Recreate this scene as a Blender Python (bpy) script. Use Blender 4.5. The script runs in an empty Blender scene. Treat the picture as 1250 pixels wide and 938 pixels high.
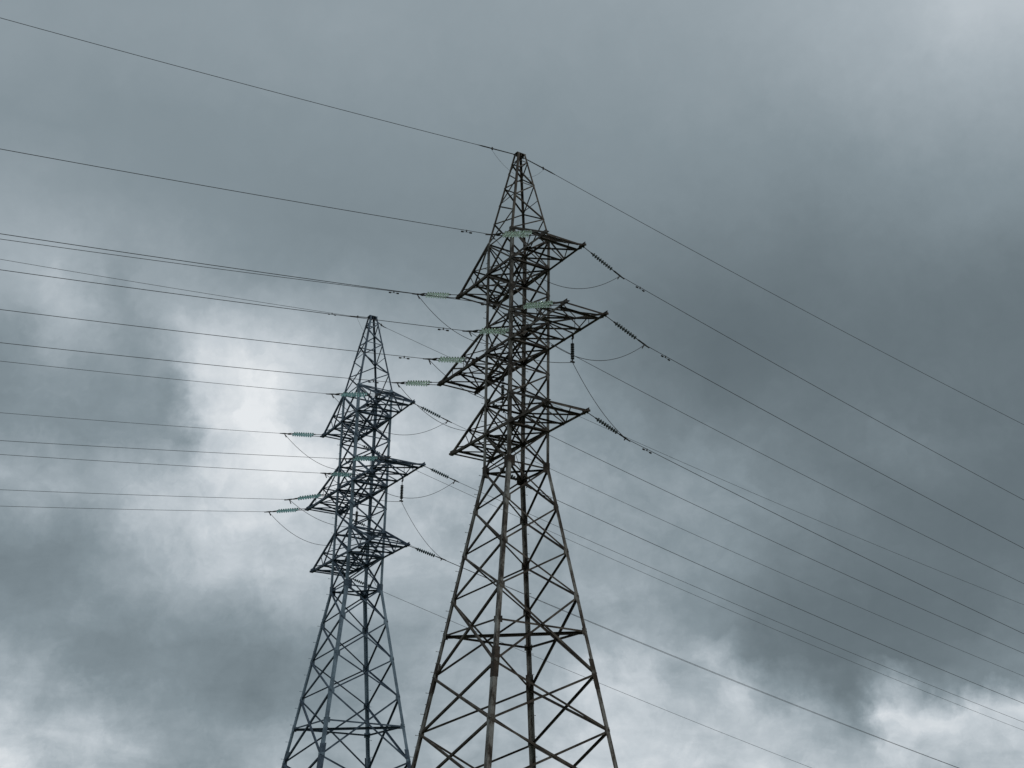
import bpy, math, random
from mathutils import Vector, Matrix

scene = bpy.context.scene
col = scene.collection
random.seed(7)
EYE = 1.6                                     # camera height; the survey below is relative to the eye

# ------------------------------------------------------------------ camera
F_PX, PITCH, ROLL = 1569.89, 0.39512, 0.01344
cam_data = bpy.data.cameras.new('camera')
cam = bpy.data.objects.new('camera', cam_data)
col.objects.link(cam)
fw = Vector((0, math.cos(PITCH), math.sin(PITCH)))
rt0 = Vector((1, 0, 0)); up0 = rt0.cross(fw)
rt = math.cos(ROLL) * rt0 + math.sin(ROLL) * up0
up = -math.sin(ROLL) * rt0 + math.cos(ROLL) * up0
m = Matrix((rt, up, -fw)).transposed().to_4x4()
m.translation = Vector((0, 0, EYE))
cam.matrix_world = m
cam_data.sensor_width = 36.0
cam_data.lens = 36.0 * F_PX / 1250.0
cam_data.clip_start = 0.1
cam_data.clip_end = 20000
scene.camera = cam

# ------------------------------------------------------------------ world: overcast sky
SUN_AZ, SUN_EL = math.radians(150), math.radians(48)     # from behind the camera, to the right (clockwise from +Y)
W = bpy.data.worlds.new('World')
W.use_nodes = True
nt = W.node_tree; N = nt.nodes; Lk = nt.links
N.clear()

def math_node(op, a, b=None, c=None, clamp=False):
    n = N.new('ShaderNodeMath'); n.operation = op; n.use_clamp = clamp
    for i, v in enumerate((a, b, c)):
        if v is None: continue
        if isinstance(v, (int, float)): n.inputs[i].default_value = v
        else: Lk.new(v, n.inputs[i])
    return n.outputs[0]

def vmath(op, a, b=None, scale=None):
    n = N.new('ShaderNodeVectorMath'); n.operation = op
    for i, v in enumerate((a, b)):
        if v is None: continue
        if isinstance(v, (tuple, list)): n.inputs[i].default_value = v
        else: Lk.new(v, n.inputs[i])
    if scale is not None: n.inputs['Scale'].default_value = scale
    return n.outputs['Value'] if op in ('DOT_PRODUCT', 'LENGTH') else n.outputs['Vector']

def noise(vec, scale, detail, rough=0.5, lac=2.0, dist=0.0):
    n = N.new('ShaderNodeTexNoise'); n.noise_dimensions = '3D'
    Lk.new(vec, n.inputs['Vector'])
    n.inputs['Scale'].default_value = scale
    n.inputs['Detail'].default_value = detail
    n.inputs['Roughness'].default_value = rough
    n.inputs['Lacunarity'].default_value = lac
    n.inputs['Distortion'].default_value = dist
    return n

tc = N.new('ShaderNodeTexCoord')
D = vmath('NORMALIZE', tc.outputs['Generated'])
# ragged cloud edges: the direction is stirred by turbulence at three sizes
WARP1, WARP2, WARP3 = 0.030, 0.034, 0.016
w1 = vmath('SUBTRACT', noise(D, 9.0, 3.0, 0.55).outputs['Color'], (0.5, 0.5, 0.5))
w2 = vmath('SUBTRACT', noise(D, 26.0, 5.0, 0.6).outputs['Color'], (0.5, 0.5, 0.5))
w3 = vmath('SUBTRACT', noise(D, 95.0, 4.0, 0.6).outputs['Color'], (0.5, 0.5, 0.5))
Dw = vmath('ADD', D, vmath('SCALE', w1, scale=WARP1))
Dw = vmath('ADD', Dw, vmath('SCALE', w2, scale=WARP2))
Dw = vmath('ADD', Dw, vmath('SCALE', w3, scale=WARP3))
Dw = vmath('NORMALIZE', Dw)
sx = N.new('ShaderNodeSeparateXYZ'); Lk.new(Dw, sx.inputs[0])
elev = math_node('MULTIPLY', math_node('ARCSINE', sx.outputs['Z']), 180 / math.pi)
azim = math_node('MULTIPLY', math_node('ARCTAN2', sx.outputs['X'], sx.outputs['Y']), 180 / math.pi)

# cloud cover over the northern sky: thickness (as brightness seen from below), one row per 1.25 degrees of elevation, one step per degree of azimuth from -30 to 30
COVER = [
    [221, 221, 221, 221, 221, 221, 221, 221, 221, 221, 219, 194, 194, 192, 187, 171, 152, 156, 160, 163, 167, 169, 170, 171, 171, 172, 172, 173, 174, 175, 176, 180, 191, 202, 210, 213, 216, 213, 210, 208, 207, 201, 194, 187, 187, 187, 187, 187, 185, 184, 185, 185, 185, 185, 185, 185, 185, 185, 185, 185, 185],
    [221, 221, 221, 221, 221, 221, 221, 221, 221, 221, 219, 194, 194, 191, 186, 168, 153, 157, 160, 164, 167, 169, 170, 171, 171, 172, 173, 173, 174, 175, 176, 180, 191, 202, 210, 213, 216, 213, 210, 209, 207, 202, 195, 188, 187, 187, 187, 187, 185, 183, 184, 185, 185, 185, 185, 185, 185, 185, 185, 185, 185],
    [215, 216, 217, 218, 219, 219, 220, 221, 221, 221, 212, 194, 194, 190, 185, 165, 153, 157, 161, 164, 168, 169, 170, 171, 171, 172, 173, 173, 174, 175, 176, 180, 191, 202, 210, 213, 217, 214, 211, 209, 207, 202, 195, 188, 187, 187, 187, 187, 185, 183, 184, 185, 185, 185, 185, 185, 185, 185, 185, 185, 185],
    [208, 208, 208, 207, 207, 207, 206, 206, 207, 207, 198, 199, 199, 196, 174, 159, 152, 153, 156, 159, 163, 166, 168, 170, 171, 172, 172, 173, 174, 175, 176, 179, 190, 201, 209, 212, 216, 213, 209, 207, 205, 200, 193, 185, 182, 182, 200, 194, 196, 192, 191, 190, 190, 190, 190, 190, 191, 191, 191, 192, 192],
    [167, 167, 169, 173, 177, 181, 185, 189, 192, 192, 172, 180, 183, 170, 152, 146, 142, 137, 136, 138, 141, 149, 155, 159, 163, 166, 168, 170, 172, 173, 174, 176, 184, 195, 203, 207, 211, 206, 202, 200, 199, 195, 185, 174, 162, 154, 221, 213, 210, 207, 203, 198, 195, 193, 191, 189, 187, 185, 182, 180, 177],
    [159, 160, 161, 162, 163, 164, 165, 165, 166, 166, 164, 158, 146, 142, 138, 134, 132, 130, 128, 126, 131, 137, 143, 151, 157, 161, 164, 167, 168, 169, 171, 173, 179, 185, 191, 195, 207, 194, 184, 185, 200, 162, 149, 136, 127, 123, 159, 179, 145, 138, 132, 135, 137, 137, 136, 136, 135, 134, 134, 133, 132],
    [142, 144, 145, 147, 149, 150, 151, 153, 154, 153, 151, 146, 139, 138, 137, 136, 135, 135, 134, 133, 133, 137, 143, 148, 151, 155, 158, 162, 162, 163, 163, 164, 165, 168, 184, 179, 194, 179, 168, 181, 142, 122, 119, 116, 114, 115, 115, 116, 117, 119, 123, 127, 130, 129, 129, 129, 129, 128, 128, 128, 127],
    [129, 129, 130, 131, 131, 132, 133, 134, 136, 137, 140, 145, 148, 151, 152, 152, 151, 151, 150, 150, 150, 153, 156, 158, 160, 161, 163, 163, 162, 162, 161, 162, 162, 163, 167, 171, 168, 161, 152, 142, 131, 120, 117, 115, 113, 113, 113, 113, 114, 115, 117, 121, 126, 126, 125, 125, 125, 125, 124, 124, 124],
    [129, 127, 125, 124, 125, 125, 126, 126, 127, 129, 133, 142, 151, 159, 166, 169, 171, 172, 172, 172, 173, 173, 173, 173, 172, 172, 172, 170, 168, 166, 164, 164, 164, 165, 167, 169, 162, 154, 145, 137, 130, 123, 120, 117, 115, 114, 114, 113, 113, 114, 114, 116, 120, 121, 120, 120, 119, 119, 118, 118, 117],
    [150, 147, 145, 143, 141, 139, 137, 135, 133, 134, 135, 141, 149, 161, 174, 182, 187, 191, 190, 189, 188, 187, 185, 184, 182, 181, 180, 177, 174, 171, 168, 165, 162, 160, 160, 160, 157, 152, 146, 142, 137, 131, 127, 123, 120, 118, 116, 115, 114, 113, 113, 114, 115, 115, 115, 114, 114, 114, 114, 114, 114],
    [169, 167, 164, 162, 160, 158, 156, 154, 154, 155, 158, 163, 170, 181, 190, 195, 201, 203, 202, 202, 201, 198, 196, 194, 191, 188, 186, 183, 179, 176, 173, 167, 162, 157, 156, 155, 153, 151, 149, 146, 144, 139, 134, 130, 126, 123, 120, 117, 116, 115, 114, 114, 113, 113, 113, 113, 113, 112, 112, 112, 112],
    [162, 165, 167, 169, 171, 173, 174, 173, 174, 177, 180, 179, 181, 187, 194, 201, 208, 211, 212, 213, 211, 208, 206, 202, 198, 194, 190, 187, 184, 181, 178, 172, 166, 160, 157, 155, 152, 150, 149, 149, 148, 144, 139, 134, 129, 125, 122, 119, 118, 118, 117, 115, 113, 111, 111, 111, 111, 111, 111, 110, 111],
    [143, 146, 148, 151, 154, 156, 158, 160, 162, 166, 169, 170, 171, 176, 183, 193, 208, 215, 218, 221, 220, 218, 215, 212, 206, 201, 196, 191, 186, 182, 177, 172, 168, 163, 158, 154, 151, 149, 148, 146, 142, 137, 132, 128, 124, 121, 118, 119, 122, 123, 120, 117, 115, 113, 113, 114, 115, 115, 116, 117, 117],
    [135, 135, 135, 135, 135, 136, 139, 141, 144, 146, 146, 146, 145, 146, 149, 152, 195, 220, 228, 229, 224, 220, 217, 213, 209, 205, 200, 194, 189, 183, 177, 172, 167, 162, 157, 153, 148, 143, 140, 138, 133, 129, 126, 123, 121, 121, 123, 126, 126, 125, 122, 120, 119, 117, 117, 117, 117, 117, 117, 117, 117],
    [136, 135, 135, 135, 135, 135, 135, 136, 139, 143, 145, 142, 142, 143, 145, 187, 223, 232, 236, 229, 210, 203, 205, 204, 201, 198, 195, 191, 186, 181, 176, 169, 162, 156, 152, 148, 142, 133, 130, 127, 124, 122, 121, 121, 120, 121, 121, 121, 119, 118, 116, 116, 116, 117, 116, 116, 116, 116, 116, 115, 115],
    [141, 140, 140, 139, 138, 137, 137, 139, 143, 151, 152, 146, 147, 148, 156, 209, 223, 229, 228, 221, 199, 192, 193, 192, 189, 186, 183, 180, 177, 174, 170, 163, 156, 149, 143, 137, 132, 126, 123, 120, 117, 116, 117, 118, 118, 118, 118, 117, 117, 116, 116, 116, 115, 115, 115, 115, 115, 115, 115, 115, 115],
    [165, 161, 157, 153, 150, 146, 143, 145, 151, 169, 169, 155, 147, 157, 176, 207, 211, 215, 211, 206, 201, 195, 189, 185, 181, 178, 174, 171, 168, 165, 162, 157, 150, 143, 136, 130, 126, 122, 118, 115, 111, 112, 112, 113, 114, 115, 115, 116, 116, 116, 116, 116, 116, 116, 116, 116, 116, 116, 116, 116, 116],
    [170, 171, 172, 172, 173, 169, 166, 169, 173, 183, 176, 154, 150, 173, 188, 196, 193, 191, 189, 186, 183, 179, 176, 173, 170, 167, 164, 162, 160, 157, 154, 150, 144, 138, 132, 126, 123, 120, 118, 115, 112, 111, 112, 113, 114, 115, 116, 117, 117, 117, 117, 117, 117, 116, 116, 116, 117, 117, 117, 117, 118],
    [166, 167, 168, 168, 169, 170, 171, 176, 182, 184, 168, 148, 162, 165, 167, 168, 167, 166, 166, 166, 165, 163, 162, 160, 158, 156, 154, 152, 151, 149, 146, 142, 137, 133, 129, 124, 122, 120, 118, 117, 115, 114, 115, 116, 117, 117, 118, 118, 118, 118, 118, 118, 118, 118, 119, 120, 121, 122, 123, 125, 126],
    [161, 162, 163, 164, 165, 166, 166, 168, 169, 169, 161, 154, 159, 158, 155, 153, 151, 150, 149, 149, 149, 149, 148, 146, 145, 144, 143, 141, 140, 138, 137, 135, 133, 131, 128, 126, 124, 123, 121, 119, 119, 119, 120, 120, 120, 120, 120, 121, 122, 122, 123, 124, 125, 126, 127, 128, 129, 130, 132, 133, 134],
    [155, 156, 157, 158, 159, 160, 160, 160, 160, 159, 157, 156, 154, 151, 148, 146, 145, 144, 143, 142, 142, 141, 141, 140, 140, 139, 138, 137, 137, 136, 135, 134, 133, 132, 130, 129, 128, 126, 125, 123, 123, 123, 123, 123, 123, 123, 124, 125, 126, 128, 129, 131, 132, 133, 135, 136, 137, 138, 140, 141, 143],
    [149, 151, 152, 153, 154, 155, 154, 153, 152, 151, 150, 149, 148, 147, 145, 143, 142, 141, 140, 139, 138, 137, 137, 137, 136, 136, 136, 135, 135, 135, 134, 134, 134, 133, 133, 133, 132, 130, 129, 128, 128, 128, 128, 128, 128, 128, 130, 132, 134, 136, 137, 139, 140, 142, 143, 144, 145, 147, 148, 149, 151],
    [146, 146, 146, 147, 148, 149, 149, 148, 148, 147, 146, 145, 144, 143, 143, 142, 142, 141, 140, 140, 139, 138, 138, 138, 138, 138, 138, 138, 138, 138, 138, 138, 138, 138, 138, 138, 137, 137, 136, 135, 135, 135, 135, 135, 136, 136, 138, 140, 141, 143, 145, 147, 148, 150, 151, 152, 153, 155, 156, 157, 159],
    [149, 148, 148, 147, 147, 146, 146, 145, 145, 145, 145, 144, 144, 143, 143, 143, 143, 142, 142, 141, 141, 141, 141, 141, 141, 141, 141, 141, 141, 141, 142, 142, 142, 142, 142, 142, 143, 143, 142, 142, 141, 141, 141, 142, 142, 143, 145, 146, 148, 151, 152, 154, 155, 157, 158, 160, 161, 162, 164, 165, 167],
    [151, 150, 150, 150, 149, 149, 148, 148, 147, 146, 146, 145, 144, 144, 144, 144, 144, 144, 144, 144, 144, 144, 144, 144, 144, 144, 144, 144, 144, 144, 144, 145, 145, 145, 145, 145, 145, 146, 145, 145, 145, 145, 146, 147, 148, 150, 151, 153, 155, 157, 159, 161, 163, 166, 167, 168, 169, 170, 172, 173, 175],
    [152, 152, 151, 151, 151, 151, 150, 150, 150, 149, 149, 148, 148, 148, 148, 148, 147, 147, 147, 147, 147, 147, 147, 147, 147, 147, 147, 147, 147, 147, 147, 147, 148, 148, 148, 148, 148, 148, 149, 149, 149, 150, 150, 152, 154, 155, 157, 160, 162, 165, 168, 170, 173, 175, 177, 177, 177, 179, 181, 183, 185],
    [152, 152, 152, 152, 152, 152, 152, 152, 151, 151, 151, 151, 151, 151, 151, 151, 151, 151, 151, 151, 151, 150, 150, 150, 150, 150, 150, 150, 150, 150, 150, 150, 150, 150, 151, 151, 151, 151, 152, 152, 153, 154, 155, 157, 159, 161, 163, 166, 169, 172, 175, 178, 181, 184, 186, 186, 187, 189, 191, 192, 192],
    [152, 152, 152, 152, 152, 152, 152, 153, 153, 153, 153, 153, 153, 153, 153, 153, 153, 153, 153, 153, 153, 153, 153, 153, 153, 153, 153, 153, 153, 153, 153, 153, 153, 153, 153, 153, 154, 154, 154, 155, 156, 157, 159, 161, 163, 166, 168, 171, 174, 177, 180, 183, 188, 192, 193, 192, 192, 192, 192, 192, 192],
    [152, 152, 152, 152, 152, 152, 152, 153, 153, 153, 153, 153, 153, 154, 154, 155, 155, 155, 156, 156, 156, 156, 155, 155, 155, 155, 155, 155, 155, 155, 155, 155, 155, 156, 156, 156, 156, 157, 157, 159, 160, 161, 163, 165, 168, 170, 172, 175, 177, 179, 181, 184, 188, 192, 193, 193, 192, 192, 192, 192, 192],
    [152, 152, 152, 152, 152, 152, 153, 153, 153, 153, 153, 153, 154, 154, 154, 155, 155, 155, 156, 156, 156, 156, 156, 156, 156, 156, 156, 156, 156, 156, 157, 157, 157, 157, 157, 158, 158, 158, 159, 160, 161, 162, 164, 166, 168, 170, 172, 174, 177, 179, 181, 184, 187, 191, 194, 193, 192, 192, 192, 192, 192],
    [152, 152, 152, 152, 152, 152, 153, 153, 153, 153, 153, 153, 154, 154, 154, 155, 155, 155, 156, 156, 156, 156, 156, 156, 156, 156, 156, 156, 156, 156, 157, 157, 157, 157, 157, 158, 158, 158, 159, 160, 161, 162, 163, 165, 167, 170, 172, 174, 176, 178, 180, 183, 186, 190, 193, 193, 192, 192, 192, 192, 192],
    [152, 152, 152, 152, 152, 152, 153, 153, 153, 153, 153, 153, 154, 154, 154, 155, 155, 155, 156, 156, 156, 156, 156, 156, 156, 156, 156, 156, 156, 156, 157, 157, 157, 157, 157, 158, 158, 158, 159, 160, 161, 162, 163, 165, 167, 169, 171, 174, 176, 178, 180, 182, 186, 189, 192, 193, 192, 192, 192, 192, 192],
    [152, 152, 152, 152, 152, 152, 153, 153, 153, 153, 153, 153, 154, 154, 154, 155, 155, 155, 156, 156, 156, 156, 156, 156, 156, 156, 156, 156, 156, 156, 157, 157, 157, 157, 157, 158, 158, 158, 159, 160, 161, 162, 163, 165, 167, 169, 171, 173, 175, 177, 180, 182, 185, 188, 192, 193, 193, 192, 192, 192, 192]]
EL0, ELS = 3.0, 1.25
azw = math_node('DIVIDE', math_node('ADD', azim, 31.0), 31.0, clamp=True)       # western half, then eastern half
aze = math_node('DIVIDE', azim, 31.0, clamp=True)
elr = math_node('DIVIDE', math_node('SUBTRACT', elev, EL0), ELS)
elr = math_node('MINIMUM', math_node('MAXIMUM', elr, 0.0), float(len(COVER) - 1))
def strip(r3, pos0, fac):
    """three rows of the cover at a time, one in each colour channel"""
    cr = N.new('ShaderNodeValToRGB'); ramp = cr.color_ramp; ramp.interpolation = 'CARDINAL'
    for k in range(len(r3[0])):
        pos = (pos0 + k) / 31.0
        if k < 2: e = ramp.elements[k]; e.position = pos
        else: e = ramp.elements.new(pos)
        e.color = tuple(r[k] / 255.0 for r in r3) + (1,)
    Lk.new(fac, cr.inputs[0])
    return cr.outputs['Color']
elv = N.new('ShaderNodeCombineXYZ')
for i in range(3): Lk.new(elr, elv.inputs[i])
acc = None
for i in range(0, len(COVER), 3):
    r3 = COVER[i:i + 3]
    both = vmath('ADD', strip([r[:31] for r in r3], 1, azw), strip([r[30:] for r in r3], 0, aze))
    both = vmath('SUBTRACT', both, tuple(r[30] / 255.0 for r in r3))
    w = vmath('ABSOLUTE', vmath('SUBTRACT', elv.outputs[0], (i, i + 1.0, i + 2.0)))
    w = vmath('MAXIMUM', vmath('SUBTRACT', (1.0, 1.0, 1.0), w), (0.0, 0.0, 0.0))
    t = vmath('DOT_PRODUCT', both, w)
    acc = t if acc is None else math_node('ADD', acc, t)
# the rest of the sky: a broken grey deck
deck = math_node('MULTIPLY_ADD', noise(D, 2.2, 6.0, 0.55).outputs['Fac'], 0.55, 0.32)
side = N.new('ShaderNodeMapRange'); side.interpolation_type = 'SMOOTHSTEP'
Lk.new(math_node('ABSOLUTE', azim), side.inputs['Value'])
side.inputs['From Min'].default_value = 30; side.inputs['From Max'].default_value = 50
over = N.new('ShaderNodeMapRange'); over.interpolation_type = 'SMOOTHSTEP'
Lk.new(elev, over.inputs['Value'])
over.inputs['From Min'].default_value = 44; over.inputs['From Max'].default_value = 62
away = math_node('MAXIMUM', side.outputs[0], over.outputs[0])
lum = math_node('ADD', math_node('MULTIPLY', acc, math_node('SUBTRACT', 1.0, away)), math_node('MULTIPLY', deck, away))
# fine billows, stronger where the deck is thin and bright
sD = N.new('ShaderNodeSeparateXYZ'); Lk.new(D, sD.inputs[0])
zc_ = math_node('ADD', math_node('MAXIMUM', sD.outputs['Z'], 0.0), 0.22)
pl = N.new('ShaderNodeCombineXYZ')
Lk.new(math_node('DIVIDE', sD.outputs['X'], zc_), pl.inputs[0]); Lk.new(math_node('DIVIDE', sD.outputs['Y'], zc_), pl.inputs[1])
b1 = math_node('SUBTRACT', noise(pl.outputs[0], 5.5, 8.0, 0.58, dist=0.4).outputs['Fac'], 0.5)
b2 = math_node('SUBTRACT', noise(D, 14.0, 8.0, 0.6, dist=0.3).outputs['Fac'], 0.5)
b3 = math_node('SUBTRACT', math_node('ABSOLUTE', math_node('SUBTRACT', noise(Dw, 19.0, 6.0, 0.62, dist=0.6).outputs['Fac'], 0.5)), 0.075)
bil = math_node('ADD', math_node('ADD', math_node('MULTIPLY', b1, 0.6), math_node('MULTIPLY', b2, 0.7)), math_node('MULTIPLY', b3, 0.9))
amp = N.new('ShaderNodeMapRange'); Lk.new(lum, amp.inputs['Value'])
amp.inputs['From Min'].default_value = 0.43; amp.inputs['From Max'].default_value = 0.72
amp.inputs['To Min'].default_value = 0.05; amp.inputs['To Max'].default_value = 0.34
veil = N.new('ShaderNodeMapRange'); Lk.new(elev, veil.inputs['Value'])       # the deck overhead is smooth
veil.inputs['From Min'].default_value = 20; veil.inputs['From Max'].default_value = 30
veil.inputs['To Min'].default_value = 1.0; veil.inputs['To Max'].default_value = 0.15
lum = math_node('ADD', lum, math_node('MULTIPLY', math_node('MULTIPLY', bil, veil.outputs[0]), amp.outputs[0]))
tone = N.new('ShaderNodeValToRGB'); tr = tone.color_ramp
def lin(c): c /= 255.0; return c / 12.92 if c <= 0.04045 else ((c + 0.055) / 1.055) ** 2.4
stops = [(90, (79, 90, 96)), (115, (104, 116, 122)), (145, (133, 146, 153)), (175, (165, 176, 183)), (205, (198, 206, 212)), (235, (231, 235, 238))]
for k, (v, c) in enumerate(stops):
    if k < 2: e = tr.elements[k]; e.position = v / 255.0
    else: e = tr.elements.new(v / 255.0)
    e.color = tuple(lin(x) for x in c) + (1,)
Lk.new(lum, tone.inputs[0])
cloud_bg = N.new('ShaderNodeBackground'); Lk.new(tone.outputs['Color'], cloud_bg.inputs['Color'])
cloud_bg.inputs['Strength'].default_value = 1.0
sky = N.new('ShaderNodeTexSky'); sky.sky_type = 'NISHITA'; sky.sun_disc = False
sky.sun_elevation = SUN_EL; sky.sun_rotation = SUN_AZ
clear_bg = N.new('ShaderNodeBackground'); Lk.new(sky.outputs[0], clear_bg.inputs['Color'])
clear_bg.inputs['Strength'].default_value = 0.06
mix = N.new('ShaderNodeMixShader'); mix.inputs[0].default_value = 0.97      # almost closed cloud cover
Lk.new(clear_bg.outputs[0], mix.inputs[1]); Lk.new(cloud_bg.outputs[0], mix.inputs[2])
wo = N.new('ShaderNodeOutputWorld'); Lk.new(mix.outputs[0], wo.inputs['Surface'])
scene.world = W

# ------------------------------------------------------------------ sun behind the cloud, exposure
sd = bpy.data.lights.new('sun', 'SUN'); sd.energy = 0.5; sd.angle = math.radians(25); sd.color = (1.0, 0.96, 0.9)
so = bpy.data.objects.new('sun', sd); col.objects.link(so)
sun_dir = Vector((math.sin(SUN_AZ) * math.cos(SUN_EL), math.cos(SUN_AZ) * math.cos(SUN_EL), math.sin(SUN_EL)))
so.rotation_euler = sun_dir.to_track_quat('Z', 'Y').to_euler()
so.location = sun_dir * 100
scene.view_settings.view_transform = 'Standard'
scene.view_settings.look = 'None'
scene.view_settings.exposure = 0.0
scene.view_settings.gamma = 1.0
scene.view_settings.use_curve_mapping = False

# ------------------------------------------------------------------ materials
def new_mat(name):
    mt = bpy.data.materials.new(name); mt.use_nodes = True
    return mt, mt.node_tree, mt.node_tree.nodes['Principled BSDF']

def mottled(name, stops, scale, rough=0.7, metal=0.0, stretch=(1, 1, 1), detail=6.0, bump=0.0):
    mt, t, b = new_mat(name)
    tcn = t.nodes.new('ShaderNodeTexCoord'); mp = t.nodes.new('ShaderNodeMapping')
    mp.inputs['Scale'].default_value = stretch
    t.links.new(tcn.outputs['Object'], mp.inputs[0])
    nz = t.nodes.new('ShaderNodeTexNoise'); nz.inputs['Scale'].default_value = scale
    nz.inputs['Detail'].default_value = detail; nz.inputs['Roughness'].default_value = 0.65
    t.links.new(mp.outputs[0], nz.inputs['Vector'])
    r = t.nodes.new('ShaderNodeValToRGB'); el = r.color_ramp.elements
    for k, (p, c) in enumerate(stops):
        if k < 2: e = el[k]; e.position = p
        else: e = el.new(p)
        e.color = c + (1,)
    t.links.new(nz.outputs['Fac'], r.inputs[0])
    t.links.new(r.outputs[0], b.inputs['Base Color'])
    b.inputs['Roughness'].default_value = rough; b.inputs['Metallic'].default_value = metal
    if bump:
        bp = t.nodes.new('ShaderNodeBump'); bp.inputs['Strength'].default_value = bump; bp.inputs['Distance'].default_value = 0.01
        t.links.new(nz.outputs['Fac'], bp.inputs['Height']); t.links.new(bp.outputs[0], b.inputs['Normal'])
    return mt

M = {}
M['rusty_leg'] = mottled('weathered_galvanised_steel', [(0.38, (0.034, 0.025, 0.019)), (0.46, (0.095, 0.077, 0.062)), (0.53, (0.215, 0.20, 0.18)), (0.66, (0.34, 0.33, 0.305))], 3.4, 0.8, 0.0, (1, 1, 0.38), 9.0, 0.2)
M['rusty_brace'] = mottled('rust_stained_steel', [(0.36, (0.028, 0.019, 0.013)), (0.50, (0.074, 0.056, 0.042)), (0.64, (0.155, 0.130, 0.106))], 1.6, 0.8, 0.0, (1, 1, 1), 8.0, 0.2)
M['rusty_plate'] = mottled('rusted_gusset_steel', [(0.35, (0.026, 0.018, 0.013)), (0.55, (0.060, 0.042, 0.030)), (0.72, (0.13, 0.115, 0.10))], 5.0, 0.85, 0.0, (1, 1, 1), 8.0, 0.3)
M['blue_leg'] = mottled('blue_grey_galvanised_steel', [(0.38, (0.11, 0.155, 0.20)), (0.52, (0.21, 0.285, 0.35)), (0.66, (0.30, 0.38, 0.45))], 2.2, 0.6, 0.0, (1, 1, 0.4), 7.0, 0.1)
M['blue_brace'] = mottled('blue_grey_steel', [(0.38, (0.035, 0.055, 0.085)), (0.52, (0.075, 0.11, 0.155)), (0.66, (0.15, 0.205, 0.265))], 1.8, 0.65, 0.0, (1, 1, 1), 7.0, 0.1)
M['fitting'] = mottled('dark_forged_fitting', [(0.35, (0.03, 0.028, 0.026)), (0.65, (0.085, 0.08, 0.075))], 9.0, 0.55, 0.4)
M['wire'] = mottled('aged_aluminium_strand', [(0.3, (0.05, 0.045, 0.05)), (0.7, (0.11, 0.10, 0.105))], 4.0, 0.6, 0.3)
M['porcelain'] = mottled('dark_pendant_glass', [(0.3, (0.035, 0.04, 0.04)), (0.7, (0.07, 0.08, 0.08))], 8.0, 0.3)
M['concrete'] = mottled('footing_concrete', [(0.3, (0.22, 0.21, 0.20)), (0.7, (0.36, 0.35, 0.33))], 6.0, 0.9)
M['grass'] = mottled('rough_grass', [(0.3, (0.03, 0.045, 0.018)), (0.5, (0.055, 0.075, 0.028)), (0.7, (0.10, 0.10, 0.05))], 0.35, 0.95, 0.0, (1, 1, 1), 10.0, 0.5)
def glass(name, color, trans):
    mt, t, b = new_mat(name)
    b.inputs['Base Color'].default_value = color + (1,)
    b.inputs['Roughness'].default_value = 0.12
    b.inputs['Transmission Weight'].default_value = trans
    b.inputs['IOR'].default_value = 1.45
    return mt
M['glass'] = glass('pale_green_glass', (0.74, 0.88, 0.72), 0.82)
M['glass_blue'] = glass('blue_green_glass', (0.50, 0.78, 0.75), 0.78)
M['glass_dark'] = glass('shaded_green_glass', (0.10, 0.12, 0.115), 0.35)  # same glass as the left strings; shade on the right-hand ones put into the colour
M['glass_teal'] = glass('dark_teal_glass', (0.10, 0.15, 0.155), 0.35)  # darkened copy of the blue-green glass, shading painted in for right-hand strings

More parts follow.
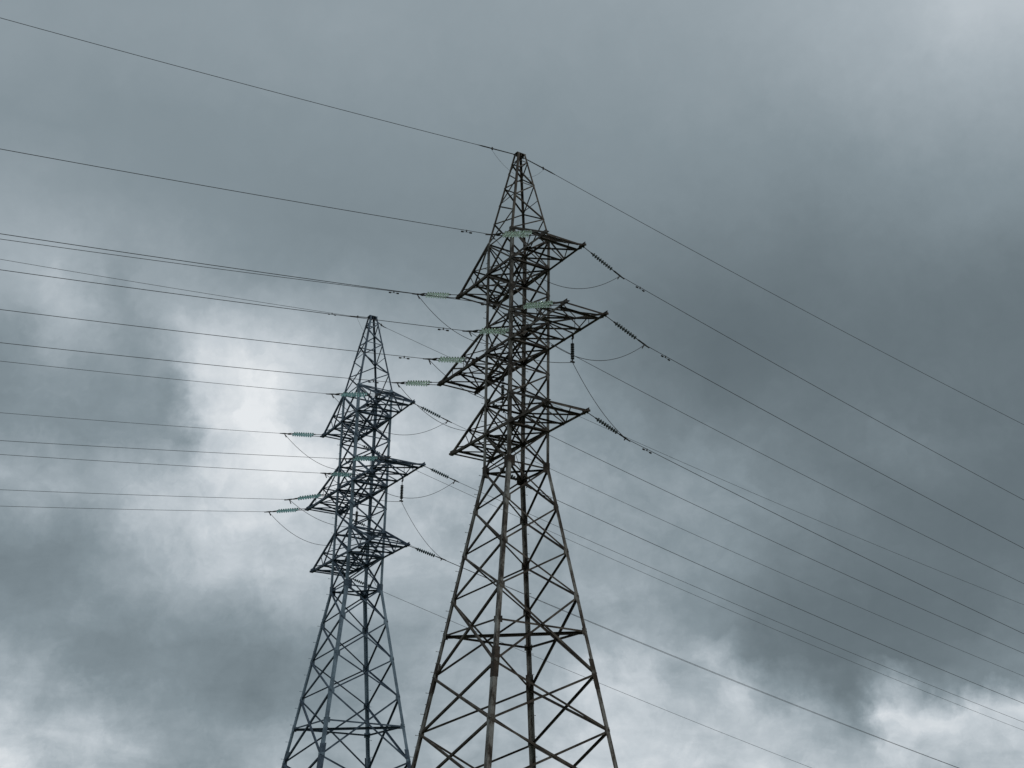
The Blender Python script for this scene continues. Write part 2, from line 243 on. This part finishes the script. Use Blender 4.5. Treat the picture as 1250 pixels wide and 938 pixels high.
# ------------------------------------------------------------------ mesh helpers
class MB:
    def __init__(self): self.v = []; self.f = []
    def quadbox(self, c8):
        b = len(self.v); self.v += [tuple(p) for p in c8]
        for q in ((0, 3, 2, 1), (4, 5, 6, 7), (0, 1, 5, 4), (1, 2, 6, 5), (2, 3, 7, 6), (3, 0, 4, 7)):
            self.f.append(tuple(b + i for i in q))
    def slab(self, P, Q, u, n, u0, u1, n0, n1):
        """bar from P to Q with a rectangular section spanning u0..u1 along u and n0..n1 along n"""
        s = [(u0, n0), (u1, n0), (u1, n1), (u0, n1)]
        self.quadbox([P + u * a + n * b for a, b in s] + [Q + u * a + n * b for a, b in s])
    def angle(self, P, Q, n, w, t=0.010, off=0.0, flip=1, centre=True):
        """rolled steel angle from P to Q; one flange lies flat with outward normal n, the other turns inward"""
        P = Vector(P); Q = Vector(Q); d = (Q - P).normalized()
        n = (Vector(n) - d * d.dot(Vector(n))).normalized(); u = d.cross(n) * flip
        a = -w / 2 if centre else 0.0
        self.slab(P, Q, u, n, a, a + w, off - t, off)
        self.slab(P, Q, u, n, a, a + t, off - w, off - t)
    def corner(self, P, Q, nx, ny, w, t=0.012):
        """leg angle: heel at P-Q, flanges running back along -nx and -ny"""
        P = Vector(P); Q = Vector(Q); nx = Vector(nx); ny = Vector(ny)
        self.slab(P, Q, nx, ny, -w, 0, -t, 0)
        self.slab(P, Q, nx, ny, -t, 0, -w, -t)
    def box(self, c, s, ax=None):
        c = Vector(c); X, Y, Z = ax or (Vector((1, 0, 0)), Vector((0, 1, 0)), Vector((0, 0, 1)))
        X, Y, Z = X * s[0] / 2, Y * s[1] / 2, Z * s[2] / 2
        self.quadbox([c - X - Y - Z, c + X - Y - Z, c + X + Y - Z, c - X + Y - Z, c - X - Y + Z, c + X - Y + Z, c + X + Y + Z, c - X + Y + Z])
    def tube(self, pts, r, n=6, cap=True):
        pts = [Vector(p) for p in pts]; b0 = len(self.v)
        ref = None
        for i, p in enumerate(pts):
            d = (pts[min(i + 1, len(pts) - 1)] - pts[max(i - 1, 0)]).normalized()
            if ref is None: ref = Vector((0, 0, 1)) if abs(d.z) < 0.9 else Vector((1, 0, 0))
            a = d.cross(ref).normalized(); c = a.cross(d).normalized(); ref = c
            rr = r[i] if isinstance(r, (list, tuple)) else r
            for k in range(n):
                th = 2 * math.pi * k / n
                self.v.append(tuple(p + a * rr * math.cos(th) + c * rr * math.sin(th)))
        for i in range(len(pts) - 1):
            for k in range(n):
                k2 = (k + 1) % n
                self.f.append((b0 + i * n + k, b0 + i * n + k2, b0 + (i + 1) * n + k2, b0 + (i + 1) * n + k))
        if cap:
            self.f.append(tuple(b0 + k for k in range(n))[::-1])
            self.f.append(tuple(b0 + (len(pts) - 1) * n + k for k in range(n)))
    def lathe(self, prof, n=16, axis='X'):
        b0 = len(self.v)
        for x, r in prof:
            for k in range(n):
                th = 2 * math.pi * k / n
                if axis == 'X': self.v.append((x, r * math.cos(th), r * math.sin(th)))
                else: self.v.append((r * math.cos(th), r * math.sin(th), x))
        for i in range(len(prof) - 1):
            for k in range(n):
                k2 = (k + 1) % n
                self.f.append((b0 + i * n + k, b0 + i * n + k2, b0 + (i + 1) * n + k2, b0 + (i + 1) * n + k))
        self.f.append(tuple(b0 + k for k in range(n))[::-1]); self.f.append(tuple(b0 + (len(prof) - 1) * n + k for k in range(n)))
    def build(self, name, mat, parent=None, smooth=False):
        me = bpy.data.meshes.new(name); me.from_pydata(self.v, [], self.f); me.update()
        import bmesh
        bm = bmesh.new(); bm.from_mesh(me); bmesh.ops.recalc_face_normals(bm, faces=bm.faces); bm.to_mesh(me); bm.free()
        if smooth:
            for p in me.polygons: p.use_smooth = True
        me.materials.append(mat)
        o = bpy.data.objects.new(name, me); col.objects.link(o)
        if parent: o.parent = parent
        return o

def tag(o, label, cat, group=None):
    o['label'] = label; o['category'] = cat
    if group: o['group'] = group
    return o
def empty(name, loc, rz=0.0):
    o = bpy.data.objects.new(name, None); col.objects.link(o)
    o.location = loc; o.rotation_euler = (0, 0, rz); o.empty_display_size = 0.3
    return o
def copy_tree(o, parent=None, mats=None):
    c = o.copy(); col.objects.link(c); c.parent = parent
    if mats and c.type == 'MESH':
        c.data = o.data.copy()
        for i, mt in enumerate(c.data.materials):
            if mt.name in mats: c.data.materials[i] = mats[mt.name]
    for ch in list(o.children): copy_tree(ch, c, mats)
    return c

# ------------------------------------------------------------------ ground
Z1, Z2 = 0.0, -1.966                            # ground height at the two towers
def ground_z(x, y):
    t = min(1.0, max(0.0, (y - 58.5) / 5.0)); t = t * t * (3 - 2 * t)
    s = (x - 0.2) * 0.85 + (y - 52.8) * 0.53           # the right-hand spans run down into a valley
    v = min(1.0, max(0.0, (s - 18.0) / 190.0)); v = v * v * (3 - 2 * v)
    return Z1 + (Z2 - Z1) * t - 46.0 * v
g = MB()
xs = [-3000, -800, -200, -100, -60, -30, -20, -14, -8, -3, 3, 8, 14, 20, 30, 45, 60, 80, 100, 125, 150, 180, 220, 280, 400, 800, 3000]
ys = [-3000, -800, -200, -60, -20, 0, 20, 40, 52, 58.5, 59.3, 60.2, 61, 61.8, 62.6, 63.5, 70, 80, 95, 110, 130, 150, 180, 220, 280, 400, 800, 3000]
for y in ys:
    for x in xs: g.v.append((x, y, ground_z(x, y)))
for j in range(len(ys) - 1):
    for i in range(len(xs) - 1):
        a = j * len(xs) + i
        g.f.append((a, a + 1, a + 1 + len(xs), a + len(xs)))
go = g.build('ground', M['grass'], smooth=True); go['kind'] = 'structure'

# ------------------------------------------------------------------ pylon geometry (heights above the ground at the pylon)
ZP, ZK1, ZC1, ZK2, ZC2, ZK3, ZC3, ZW, ZD = [z + EYE for z in (33.93, 29.1465, 27.603, 24.9204, 23.603, 21.0704, 19.6719, 17.9832, 10.8719)]
WK, WW, WD, WT = 1.052, 1.037, 2.145, 0.20
ARM = {1: 3.69, 2: 5.23, 3: 3.846}; CH = {1: ZC1, 2: ZC2, 3: ZC3}; TOP = {1: ZK1, 2: ZK2, 3: ZK3}
TIP = 0.993                                     # half width of an arm along the line
def half(z):
    if z >= ZK1: return WK + (WT - WK) * (z - ZK1) / (ZP - ZK1)
    if z >= ZW: return WW + (WK - WW) * (z - ZW) / (ZK1 - ZW)
    return WW + (WD - WW) * (z - ZW) / (ZD - ZW)
# local frame: +X runs with the line to the right, -Y is the near side (towards the camera)
CORN = [(-1, 1), (-1, -1), (1, -1), (1, 1)]     # left, near, right, far
def C(k, z):
    h = half(z); return Vector((CORN[k][0] * h, CORN[k][1] * h, z))
FACES = [(0, 1, Vector((-1, 0, 0))), (1, 2, Vector((0, -1, 0))), (2, 3, Vector((1, 0, 0))), (3, 0, Vector((0, 1, 0)))]
LOW = [ZW, 16.2 + EYE, 14.24 + EYE, 12.33 + EYE, 9.16 + EYE, 6.93 + EYE, 4.45 + EYE, 1.75 + EYE, 0.35]
UPP = [ZK1, ZC1, 26.24 + EYE, ZK2, ZC2, 22.33 + EYE, ZK3, ZC3, ZW]

def make_pylon():
    root = empty('transmission_tower', (0, 0, 0))
    X, Y, Zv = Vector((1, 0, 0)), Vector((0, 1, 0)), Vector((0, 0, 1))
    # legs
    for k in range(4):
        nx, ny = Vector((CORN[k][0], 0, 0)), Vector((0, CORN[k][1], 0))
        b = MB()
        b.corner(C(k, -0.3), C(k, 9.0 + EYE), nx, ny, 0.205, 0.016)
        b.corner(C(k, 9.0 + EYE), C(k, ZW), nx, ny, 0.165, 0.015)
        b.corner(C(k, ZW), C(k, ZK1), nx, ny, 0.14, 0.013)
        for z in LOW[1:-1] + [ZD]:
            for nn, uu in ((nx, ny), (ny, nx)):
                b.box(C(k, z) - uu * 0.13 - nn * 0.001, (0.012, 0.22, 0.26), (nn, uu, Zv))
        for z in UPP[:-1]:
            for nn, uu in ((nx, ny), (ny, nx)):
                b.box(C(k, z) - uu * 0.11 - nn * 0.001, (0.012, 0.19, 0.22), (nn, uu, Zv))
        if k in (0, 3):                          # climbing bolts
            z = 3.0; i = 0
            while z < ZK1 - 0.4:
                nn, uu = ((nx, ny) if (i % 2) ^ (k == 3) else (ny, nx))
                a = C(k, z) - uu * 0.05 - nn * 0.008
                b.tube([a, a + nn * 0.155, a + nn * 0.156, a + nn * 0.18], [0.010, 0.010, 0.017, 0.017], 5)
                z += 0.42; i += 1
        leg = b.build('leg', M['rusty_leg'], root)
        # splice cover where the leg sections join, knuckle plates where the taper starts
        p = MB()
        o = nx * 0.006 + ny * 0.006
        p.corner(C(k, 8.55 + EYE) + o, C(k, 9.75 + EYE) + o, nx, ny, 0.232, 0.018)
        p.build('splice_cover', M['rusty_plate'], leg)
        for nn, uu in ((nx, ny), (ny, nx)):
            p = MB()
            p.box(C(k, ZW) + nn * 0.010 - uu * 0.15 - Zv * 0.02, (0.014, 0.34, 0.48), (nn, uu, Zv))
            p.build('knuckle_plate', M['rusty_plate'], leg)
        f = MB(); c = C(k, 0.0)
        f.lathe([(-1.2, 0.45), (0.12, 0.40), (0.30, 0.32)], 20, 'Z')
        f.v = [(x + c.x, y + c.y, z) for x, y, z in f.v]
        f.build('footing', M['concrete'], leg)
    # X bracing of the four faces, tapered base then straight mast
    for a, c, n in FACES:
        b = MB()
        for i in range(len(LOW) - 1):
            z0, z1 = LOW[i], LOW[i + 1]
            w = 0.075 if i < 3 else 0.09
            b.angle(C(a, z0), C(c, z1), n, w, 0.009, 0.012)
            b.angle(C(c, z0), C(a, z1), n, w, 0.009, -0.020)
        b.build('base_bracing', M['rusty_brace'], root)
        b = MB()
        for i in range(len(UPP) - 1):
            z0, z1 = UPP[i], UPP[i + 1]
            b.angle(C(a, z0), C(c, z1), n, 0.070, 0.008, 0.012)
            b.angle(C(c, z0), C(a, z1), n, 0.070, 0.008, -0.018)
            if abs(n.y) > 0.5 or z0 in (ZW,):
                b.angle(C(a, z0) + Zv * 0.03, C(c, z0) + Zv * 0.03, n, 0.063, 0.008, -0.030)
        for z in ((ZK1, ZK2, ZK3, ZW) if abs(n.x) > 0.5 else (ZW,)):
            b.angle(C(a, z) - Zv * 0.04, C(c, z) - Zv * 0.04, n, 0.075, 0.008, -0.034)
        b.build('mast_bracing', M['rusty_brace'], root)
    # flat bracing inside the mast at the arm levels
    for z in (ZC1, ZC2, ZC3, ZK2, ZK3):
        b = MB()
        b.angle(C(0, z), C(2, z), Zv, 0.06, 0.008, -0.02)
        b.angle(C(1, z), C(3, z), Zv, 0.06, 0.008, 0.0)
        b.angle(C(1, z), C(2, z), FACES[1][2], 0.07, 0.008, -0.045)
        b.angle(C(0, z), C(1, z), FACES[0][2], 0.07, 0.008, -0.045)
        b.angle(C(2, z), C(3, z), FACES[2][2], 0.07, 0.008, -0.045)
        b.angle(C(3, z), C(0, z), FACES[3][2], 0.07, 0.008, -0.045)
        b.build('plan_bracing', M['rusty_brace'], root)
    # diaphragm frame half way down the base
    b = MB()
    for a, c, n in FACES:
        b.angle(C(a, ZD), C(c, ZD), n, 0.08, 0.009, -0.032)
    b.angle(C(0, ZD) + Zv * 0.02, C(2, ZD) + Zv * 0.02, Zv, 0.12, 0.010, 0.0)
    b.build('diaphragm', M['rusty_brace'], root)
    b = MB()
    b.angle(C(0, ZW) - Zv * 0.05, C(2, ZW) - Zv * 0.05, Zv, 0.075, 0.009, 0.0)
    b.angle(C(1, ZW) - Zv * 0.07, C(3, ZW) - Zv * 0.07, Zv, 0.075, 0.009, 0.0)
    b.build('waist_frame', M['rusty_brace'], root)
    # earth wire peak
    b = MB()
    for k in range(4):
        b.corner(C(k, ZK1), C(k, ZP), (CORN[k][0], 0, 0), (0, CORN[k][1], 0), 0.095, 0.010)
    lv = [ZK1, 30.25 + EYE, 31.2 + EYE, 32.15 + EYE, 32.9 + EYE, 33.45 + EYE]
    for fi, (a, c, n) in enumerate(FACES):
        if fi >= 2: a, c = c, a
        if fi == 3: a, c = c, a
        for i in range(len(lv) - 1):             # one zigzag per face
            lo, hi = (a, c) if i % 2 == 0 else (c, a)
            b.angle(C(lo, lv[i]), C(hi, lv[i + 1]), n, 0.060, 0.007, 0.011)
        for z in (lv[3] - 0.06, lv[5]) if fi % 2 else (lv[2] + 0.1, lv[5]):
            b.angle(C(a, z), C(c, z), n, 0.042, 0.006, -0.016)
    pk = b.build('peak_frame', M['rusty_brace'], root)
    q = MB()
    q.box((0, 0, ZP + 0.012), (0.50, 0.36, 0.02)); q.box((0, 0, ZP - 0.07), (0.46, 0.02, 0.16)); q.box((0, 0, ZP - 0.08), (0.02, 0.36, 0.14))
    q.build('cap_plate', M['rusty_brace'], pk)
    # six crossarms, two on each level; sy = -1 towards the camera, +1 away
    for lev in (1, 2, 3):
        for sy in (-1, 1):
            b = MB(); zc, zk, A = CH[lev], TOP[lev], ARM[lev]
            hb, ht = half(zc), half(zk)
            def low(sx, y):                      # point on a lower chord
                f = (y - hb) / (A - hb); return Vector((sx * (hb + (TIP - hb) * f), sy * y, zc))
            def top(sx, y):
                f = (y - ht) / (A - ht); return Vector((sx * (ht + (TIP - ht) * f), sy * y, zk + (zc + 0.06 - zk) * f))
            out = Vector((0, sy, 0))
            for sx in (-1, 1):
                nx = Vector((sx, 0, 0))
                b.angle(low(sx, -hb if sy < 0 else hb), low(sx, A + 0.20), nx, 0.115, 0.012, 0.016)      # the near arm carries the chord through the mast
                b.angle(top(sx, ht - 0.1), top(sx, A), nx, 0.09, 0.010, 0.028)
                # side web
                ym = hb + (A - hb) * 0.46
                yt = hb + (A - hb) * 0.74
                b.angle(C(2 if sx > 0 else 1, zk) * 0.0 + Vector((sx * ht, sy * ht, zk - 0.05)), low(sx, ym), nx, 0.06, 0.008, 0.003)
                if lev == 2:
                    b.angle(low(sx, ym), top(sx, yt), nx, 0.055, 0.008, 0.003)
                    b.tube([low(sx, ym + 0.12) - nx * 0.03, top(sx, ym + 0.12) - nx * 0.03], 0.014, 6)
                    b.tube([low(sx, yt) - nx * 0.03, top(sx, yt) - nx * 0.03], 0.014, 6)
                else:
                    b.angle(low(sx, ym), top(sx, ym + 0.4), nx, 0.05, 0.007, 0.003)
            # end members: the outer one carries the strings, a second one closes the frame
            b.angle(low(-1, A + 0.02) - X * 0.10, low(1, A + 0.02) + X * 0.10, out, 0.075, 0.009, 0.03)
            b.angle(low(-1, A - 0.42), low(1, A - 0.42), Zv, 0.09, 0.010, 0.03)
            # plan bracing of the bottom
            nb = 3 if lev == 2 else 2
            ysx = [hb + (A - 0.42 - hb) * i / nb for i in range(nb + 1)]
            for i in range(nb):
                b.angle(low(-1, ysx[i]), low(1, ysx[i + 1]), Zv, 0.06, 0.008, 0.020)
                b.angle(low(1, ysx[i]), low(-1, ysx[i + 1]), Zv, 0.06, 0.008, -0.015)
                b.angle(low(-1, ysx[i]) - Zv * 0.02, low(1, ysx[i]) - Zv * 0.02, Zv, 0.065, 0.008, -0.02)
            # top plane
            yq = ht + (A - ht) * 0.5
            b.angle(top(-1, yq), top(1, yq), Zv, 0.055, 0.008, 0.0)
            b.angle(top(-1, ht), top(1, yq), Zv, 0.05, 0.007, 0.012)
            b.angle(top(1, yq), top(-1, A - 0.3), Zv, 0.05, 0.007, 0.012)
            b.angle(top(1, ht), top(-1, yq), Zv, 0.05, 0.007, -0.012)
            b.angle(top(-1, yq), top(1, A - 0.3), Zv, 0.05, 0.007, -0.012)
            arm = b.build('crossarm', M['rusty_brace'], root)
            for sx in (-1, 1):
                q = MB()
                q.box(low(sx, A - 0.06) + Vector((sx * 0.034, 0, 0.04)), (0.014, 0.50, 0.20))
                q.box(low(sx, A + 0.17) + Vector((sx * 0.05, 0, 0.0)), (0.09, 0.045, 0.09))
                q.box(low(sx, A - 0.19) + Vector((sx * 0.05, 0, -0.01)), (0.09, 0.045, 0.09))
                q.build('tip_plate', M['rusty_brace'], arm)
            if lev == 2:
                for d_ in (-0.18, 0.18):
                    q = MB(); q.box(low(-1, 1.9) + Vector((-0.05, sy * d_, -0.02)), (0.10, 0.07, 0.18)); q.build('string_bracket', M['rusty_plate'], arm)
                q = MB(); q.box(low(1, 2.85) + Vector((0.03, 0, -0.1)), (0.03, 0.12, 0.2)); q.build('string_bracket', M['rusty_plate'], arm)
    return root

pyl = make_pylon()
AZ1, AZ2 = 0.56092, 0.53582
P1, P2 = Vector((0.21965, 52.77363, Z1)), Vector((-8.08863, 66.92947, Z2))
pyl.location = P1; pyl.rotation_euler = (0, 0, AZ1)
tag(pyl, 'rusty brown lattice pylon, the nearer and taller of the two', 'pylon', 'lattice pylons carrying the power lines')
swap = {M['rusty_leg'].name: M['blue_leg'], M['rusty_brace'].name: M['blue_brace'], M['rusty_plate'].name: M['blue_brace']}
pyl2 = copy_tree(pyl, None, swap)
pyl2.location = P2; pyl2.rotation_euler = (0, 0, AZ2)
tag(pyl2, 'blue grey lattice pylon, smaller and standing further back on the left', 'pylon', 'lattice pylons carrying the power lines')

def on_tower(t, e, l, z):
    """e metres towards the camera side, l metres along the line to the right, z above the foot"""
    P, az = (P1, AZ1) if t == 1 else (P2, AZ2)
    return P + Vector((math.sin(az), -math.cos(az), 0)) * e + Vector((math.cos(az), math.sin(az), 0)) * l + Vector((0, 0, z))

# ------------------------------------------------------------------ insulator strings
def disc_profile(n, pitch, r, x0):
    pr = []
    for i in range(n):
        x = x0 + i * pitch
        pr += [(x, 0.02), (x + 0.012, 0.034), (x + 0.03, r * 0.7), (x + 0.046, r), (x + 0.074, r * 0.97), (x + 0.070, r * 0.55), (x + 0.085, 0.03), (x + pitch - 0.004, 0.02)]
    return pr
S0 = 2.25                                        # length of the prototype string, attachment to clamp
def make_string(mat, double):
    r = empty('insulator_string', (0, 0, 0))
    for s in ((-1, 1) if double else (0,)):
        y = 0.18 * s; y2 = 0.11 * s              # the two strings of a pair lean together towards the yoke
        lean = lambda x: y + (y2 - y) * x / 1.9
        b = MB(); b.tube([(0.0, y, 0), (0.64, lean(0.64), 0)], 0.017, 6)
        b.box((0.05, y, 0), (0.14, 0.05, 0.07)); b.box((0.58, lean(0.58), 0), (0.10, 0.05, 0.05))
        b.build('tension_rod', M['fitting'], r)
        b = MB(); b.lathe(disc_profile(9, 0.128, 0.092, 0.0), 16); b.v = [(x + 0.62, yy + lean(x + 0.62), z) for x, yy, z in b.v]
        b.build('glass_disc_stack', mat, r, True)
        b = MB(); b.tube([(1.76, lean(1.76), 0), (1.95, lean(1.95), 0)], 0.02, 6)
        b.build('ball_link', M['fitting'], r)
    w = 0.15 if double else 0.04
    b = MB()                                     # yoke: a flat triangle
    q = [(1.88, -w), (1.88, w), (1.95, w), (2.12, 0.035), (2.12, -0.035), (1.95, -w)]
    b.v = [(x, y, z) for z in (-0.012, 0.012) for x, y in q]
    b.f = [tuple(range(6))[::-1], tuple(range(6, 12))] + [(i, (i + 1) % 6, 6 + (i + 1) % 6, 6 + i) for i in range(6)]
    b.build('yoke_plate', M['fitting'], r)
    b = MB(); b.tube([(2.08, 0, 0), (2.14, 0, 0.0), (2.25, 0, 0), (2.50, 0, 0)], [0.026, 0.038, 0.038, 0.022], 8)
    b.build('dead_end_clamp', M['fitting'], r)
    return r
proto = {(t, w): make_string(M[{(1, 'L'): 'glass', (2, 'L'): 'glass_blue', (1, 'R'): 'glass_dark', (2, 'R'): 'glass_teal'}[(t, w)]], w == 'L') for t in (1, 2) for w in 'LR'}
used = {k: False for k in proto}

# surveyed strings and spans: horizontal reach and drop of the clamp, then the slope of the span
TAB = [
    (1, 'L', 'G', 1.9453, -0.0048, -0.012), (1, 'L', 'B1', 2.5269, -0.6741, -0.0766), (1, 'L', 'A1', 2.1563, -0.3484, -0.094),
    (1, 'L', 'B2', 2.3846, -0.679, -0.0847), (1, 'L', 'BI', 2.4894, -0.509, -0.0846), (1, 'L', 'AI', 2.3457, -0.3881, -0.0884),
    (1, 'L', 'A2', 2.2016, -0.3642, -0.0934),
    (2, 'L', 'G', 1.2145, -0.2309, -0.1149), (2, 'L', 'B1', 2.7151, -0.5618, -0.1389), (2, 'L', 'A1', 2.3873, -0.3663, -0.1448),
    (2, 'L', 'B2', 2.3887, -0.5008, -0.1559), (2, 'L', 'BI', 2.0528, -0.2544, -0.1439), (2, 'L', 'AI', 2.4425, -0.7478, -0.1544),
    (2, 'L', 'A2', 2.3458, -0.5739, -0.1609),
    (1, 'R', 'G', 1.8774, -0.2631, -0.1623), (1, 'R', 'C1', 2.1254, -0.8544, -0.204), (1, 'R', 'C2', 2.1842, -0.8063, -0.208),
    (1, 'R', 'C3', 2.1177, -0.7407, -0.2078), (1, 'R', 'D1', 2.1424, -0.8005, -0.2089), (1, 'R', 'D2', 2.1424, -0.8005, -0.2024),
    (1, 'R', 'D3', 2.1424, -0.8005, -0.2026),
    (2, 'R', 'G', 0.7158, -0.3804, -0.215), (2, 'R', 'C1', 2.1956, -0.6017, -0.2398), (2, 'R', 'C2', 1.9426, -0.4921, -0.2389),
    (2, 'R', 'C3', 2.0523, -0.4256, -0.2427), (2, 'R', 'D1', 2.0635, -0.5064, -0.2514), (2, 'R', 'D2', 2.0635, -0.5064, -0.2519),
    (2, 'R', 'D3', 2.0635, -0.5064, -0.2623),
]
SPAN_AZ = {(1, 'L'): math.radians(204.5), (1, 'R'): math.radians(34), (2, 'L'): math.radians(212), (2, 'R'): math.radians(30)}
KSAG = 0.0006
AT = {'A1': (-ARM[1], -1, ZC1), 'B1': (ARM[1], -1, ZC1), 'A2': (-ARM[2], -1, ZC2), 'B2': (ARM[2], -1, ZC2), 'AI': (-1.9, -1, ZC2), 'BI': (1.9, -1, ZC2),
      'C1': (ARM[1], 1, ZC1), 'C2': (ARM[2], 1, ZC2), 'C3': (ARM[3], 1, ZC3), 'D1': (-ARM[1], 1, ZC1), 'D2': (-ARM[2], 1, ZC2), 'D3': (-ARM[3], 1, ZC3), 'G': (0, 0, ZP - 0.04)}
WHERE = {'A1': 'left-pointing top arm', 'B1': 'right-pointing top arm', 'A2': 'left-pointing middle arm tip', 'B2': 'right-pointing middle arm tip',
         'AI': 'left-pointing middle arm, beside its mast', 'BI': 'right-pointing middle arm, beside its mast',
         'C1': 'right-pointing top arm', 'C2': 'right-pointing middle arm tip', 'C3': 'right-pointing lowest arm',
         'D1': 'left-pointing top arm', 'D2': 'left-pointing middle arm tip', 'D3': 'left-pointing lowest arm', 'G': 'peak'}
PY = {1: "rusty pylon's", 2: "bluish pylon's"}
CLAMP = {}

def damper(parent, P, d):
    """vibration damper clamped under the wire: messenger bar and two weights"""
    b = MB(); n = Vector((0, 0, -1))
    b.box(P + n * 0.03, (0.05, 0.04, 0.10))
    b.tube([P - d * 0.17 + n * 0.085, P + n * 0.075, P + d * 0.17 + n * 0.085], 0.008, 5)
    w = b.build('vibration_damper', M['fitting'], parent)
    for s in (-1, 1):
        c = P + d * 0.19 * s + n * 0.085
        q = MB(); q.tube([c - d * 0.06, c - d * 0.05, c + d * 0.05, c + d * 0.06], [0.02, 0.036, 0.036, 0.02], 8)
        q.build('damper_weight', M['fitting'], w)

for t, side, n, s, dz, slope in TAB:
    az = SPAN_AZ[(t, side)]; d = Vector((math.cos(az), math.sin(az), 0))
    e, sg, z = AT[n]
    A = on_tower(t, e, sg * TIP, z)
    Cl = A + d * s + Vector((0, 0, dz)); CLAMP[(t, n)] = (Cl, d)
    way = 'left' if side == 'L' else 'right'
    if n != 'G':
        r = copy_tree(proto[(t, side)]) if used[(t, side)] else proto[(t, side)]; used[(t, side)] = True
        v = Cl - A; L = v.length
        r.location = A
        r.rotation_euler = (0, math.atan2(-v.z, math.hypot(v.x, v.y)), math.atan2(v.y, v.x))
        r.scale = (L / S0, 1, 1)
        tag(r, f'glass insulator string reaching {way} from {PY[t]} {WHERE[n]}', 'insulator', 'glass insulator strings between the arms and the lines')
    # span, sagging away from the clamp
    pts = []; N_ = 90; length = 175.0
    for i in range(N_ + 1):
        x = length * (i / N_) ** 1.6
        pts.append(Cl + d * x + Vector((0, 0, slope * x + KSAG * x * x)))
    b = MB(); b.tube(pts, (0.0125 if t == 1 else 0.0105) if n == 'G' else (0.0125 if t == 1 else 0.0105), 6)
    nm = 'earth_wire' if n == 'G' else 'power_line'
    wob = b.build(nm, M['wire'], None, True)
    what = 'thin earth wire' if n == 'G' else 'power line'
    tag(wob, f'{what} running {way} from {PY[t]} {WHERE[n]}', 'cable', 'power lines and earth wires strung between pylons')
    dd = (pts[6] - pts[0]).normalized()
    if n != 'G' and t == 1 or (t, side, n) == (2, 'L', 'G'):
        xx = 1.15 if n != 'G' else 1.3; damper(wob, Cl + d * xx + Vector((0, 0, slope * xx)), dd)
    if n == 'G':
        q = MB(); a = A + d * 0.25 + Vector((0, 0, dz * 0.25 / s))
        q.tube([A, a, Cl, Cl + dd * 0.25], [0.02, 0.022, 0.03, 0.014], 8); q.box(a * 0.3 + Cl * 0.7, (0.07, 0.07, 0.12))
        q.build('wire_grip', M['fitting'], wob)
        m0 = a * 0.25 + Cl * 0.75; e0 = on_tower(t, 0.0, 0.30 if side == 'R' else -0.30, ZP - 1.15)
        q = MB(); q.tube([m0 * (1 - f) + e0 * f + Vector((0, 0, -0.5 * f * (1 - f) * 1.2)) for f in [i / 10 for i in range(11)]], 0.006, 5)
        q.build('bonding_jumper', M['wire'], wob)

# pendant insulators that carry the low jumpers past the middle arms
PEND = {}
def make_pendant():
    r = empty('pendant_insulator', (0, 0, 0))
    b = MB(); b.tube([(0, 0, 0), (0, 0, -0.22)], 0.016, 6); b.box((0, 0, -0.02), (0.07, 0.07, 0.06)); b.build('hanger_link', M['fitting'], r)
    b = MB(); b.lathe([(-0.22 - x, rr) for x, rr in disc_profile(9, 0.086, 0.085, 0.0)], 16, 'Z'); b.build('disc_stack', M['porcelain'], r, True)
    b = MB(); b.tube([(0, 0, -0.98), (0, 0, -1.10)], [0.02, 0.035], 6); b.box((0, 0, -1.12), (0.20, 0.06, 0.07)); b.build('jumper_clamp', M['fitting'], r)
    return r
pp = make_pendant(); first = True
for t in (1, 2):
    for e, nm in ((2.85, 'right-pointing'), (-2.85, 'left-pointing')):
        r = pp if first else copy_tree(pp); first = False
        A = on_tower(t, e, TIP + 0.03, ZC2 - 0.18)
        r.location = A; r.rotation_euler = (0, 0, AZ1)
        tag(r, f'dark ribbed insulator hanging down from {PY[t]} {nm} middle arm', 'insulator', 'pendant insulators under the middle arms')
        PEND[(t, e > 0)] = A + Vector((0, 0, -1.14))

# jumper cables
def jumper(segs, label):
    b = MB()
    for P, Q, h in segs:
        pts = [P * (1 - f) + Q * f + Vector((0, 0, -4 * h * f * (1 - f))) for f in [i / 26 for i in range(27)]]
        b.tube(pts, 0.0125, 6)
    o = b.build('jumper_cable', M['wire'], None, True)
    tag(o, label, 'cable', 'slack jumper cables looping past the pylons')
    for P, dv in ((segs[0][0], segs[0][1] - segs[0][0]), (segs[-1][1], segs[-1][0] - segs[-1][1])):
        dv = dv.normalized()
        q = MB(); q.tube([P + Vector((0, 0, 0.03)), P + dv * 0.14 + Vector((0, 0, -0.20))], [0.03, 0.024], 8)
        q.build('jumper_lug', M['fitting'], o)
for t in (1, 2):
    for a, c, h in (('A1', 'D1', 1.45), ('B1', 'C1', 1.45), ('A2', 'D2', 1.45), ('B2', 'C2', 1.45)):
        jumper([(CLAMP[(t, a)][0], CLAMP[(t, c)][0], h)], f'slack jumper cable looping under {PY[t]} {WHERE[a]}')
    for a, c, near in (('AI', 'D3', False), ('BI', 'C3', True)):
        pd = PEND[(t, near)]
        jumper([(CLAMP[(t, a)][0], pd, 0.45), (pd, CLAMP[(t, c)][0], 0.35)],
               f"long jumper cable held by pendant insulator under {PY[t]} {'right' if near else 'left'}-pointing middle arm")
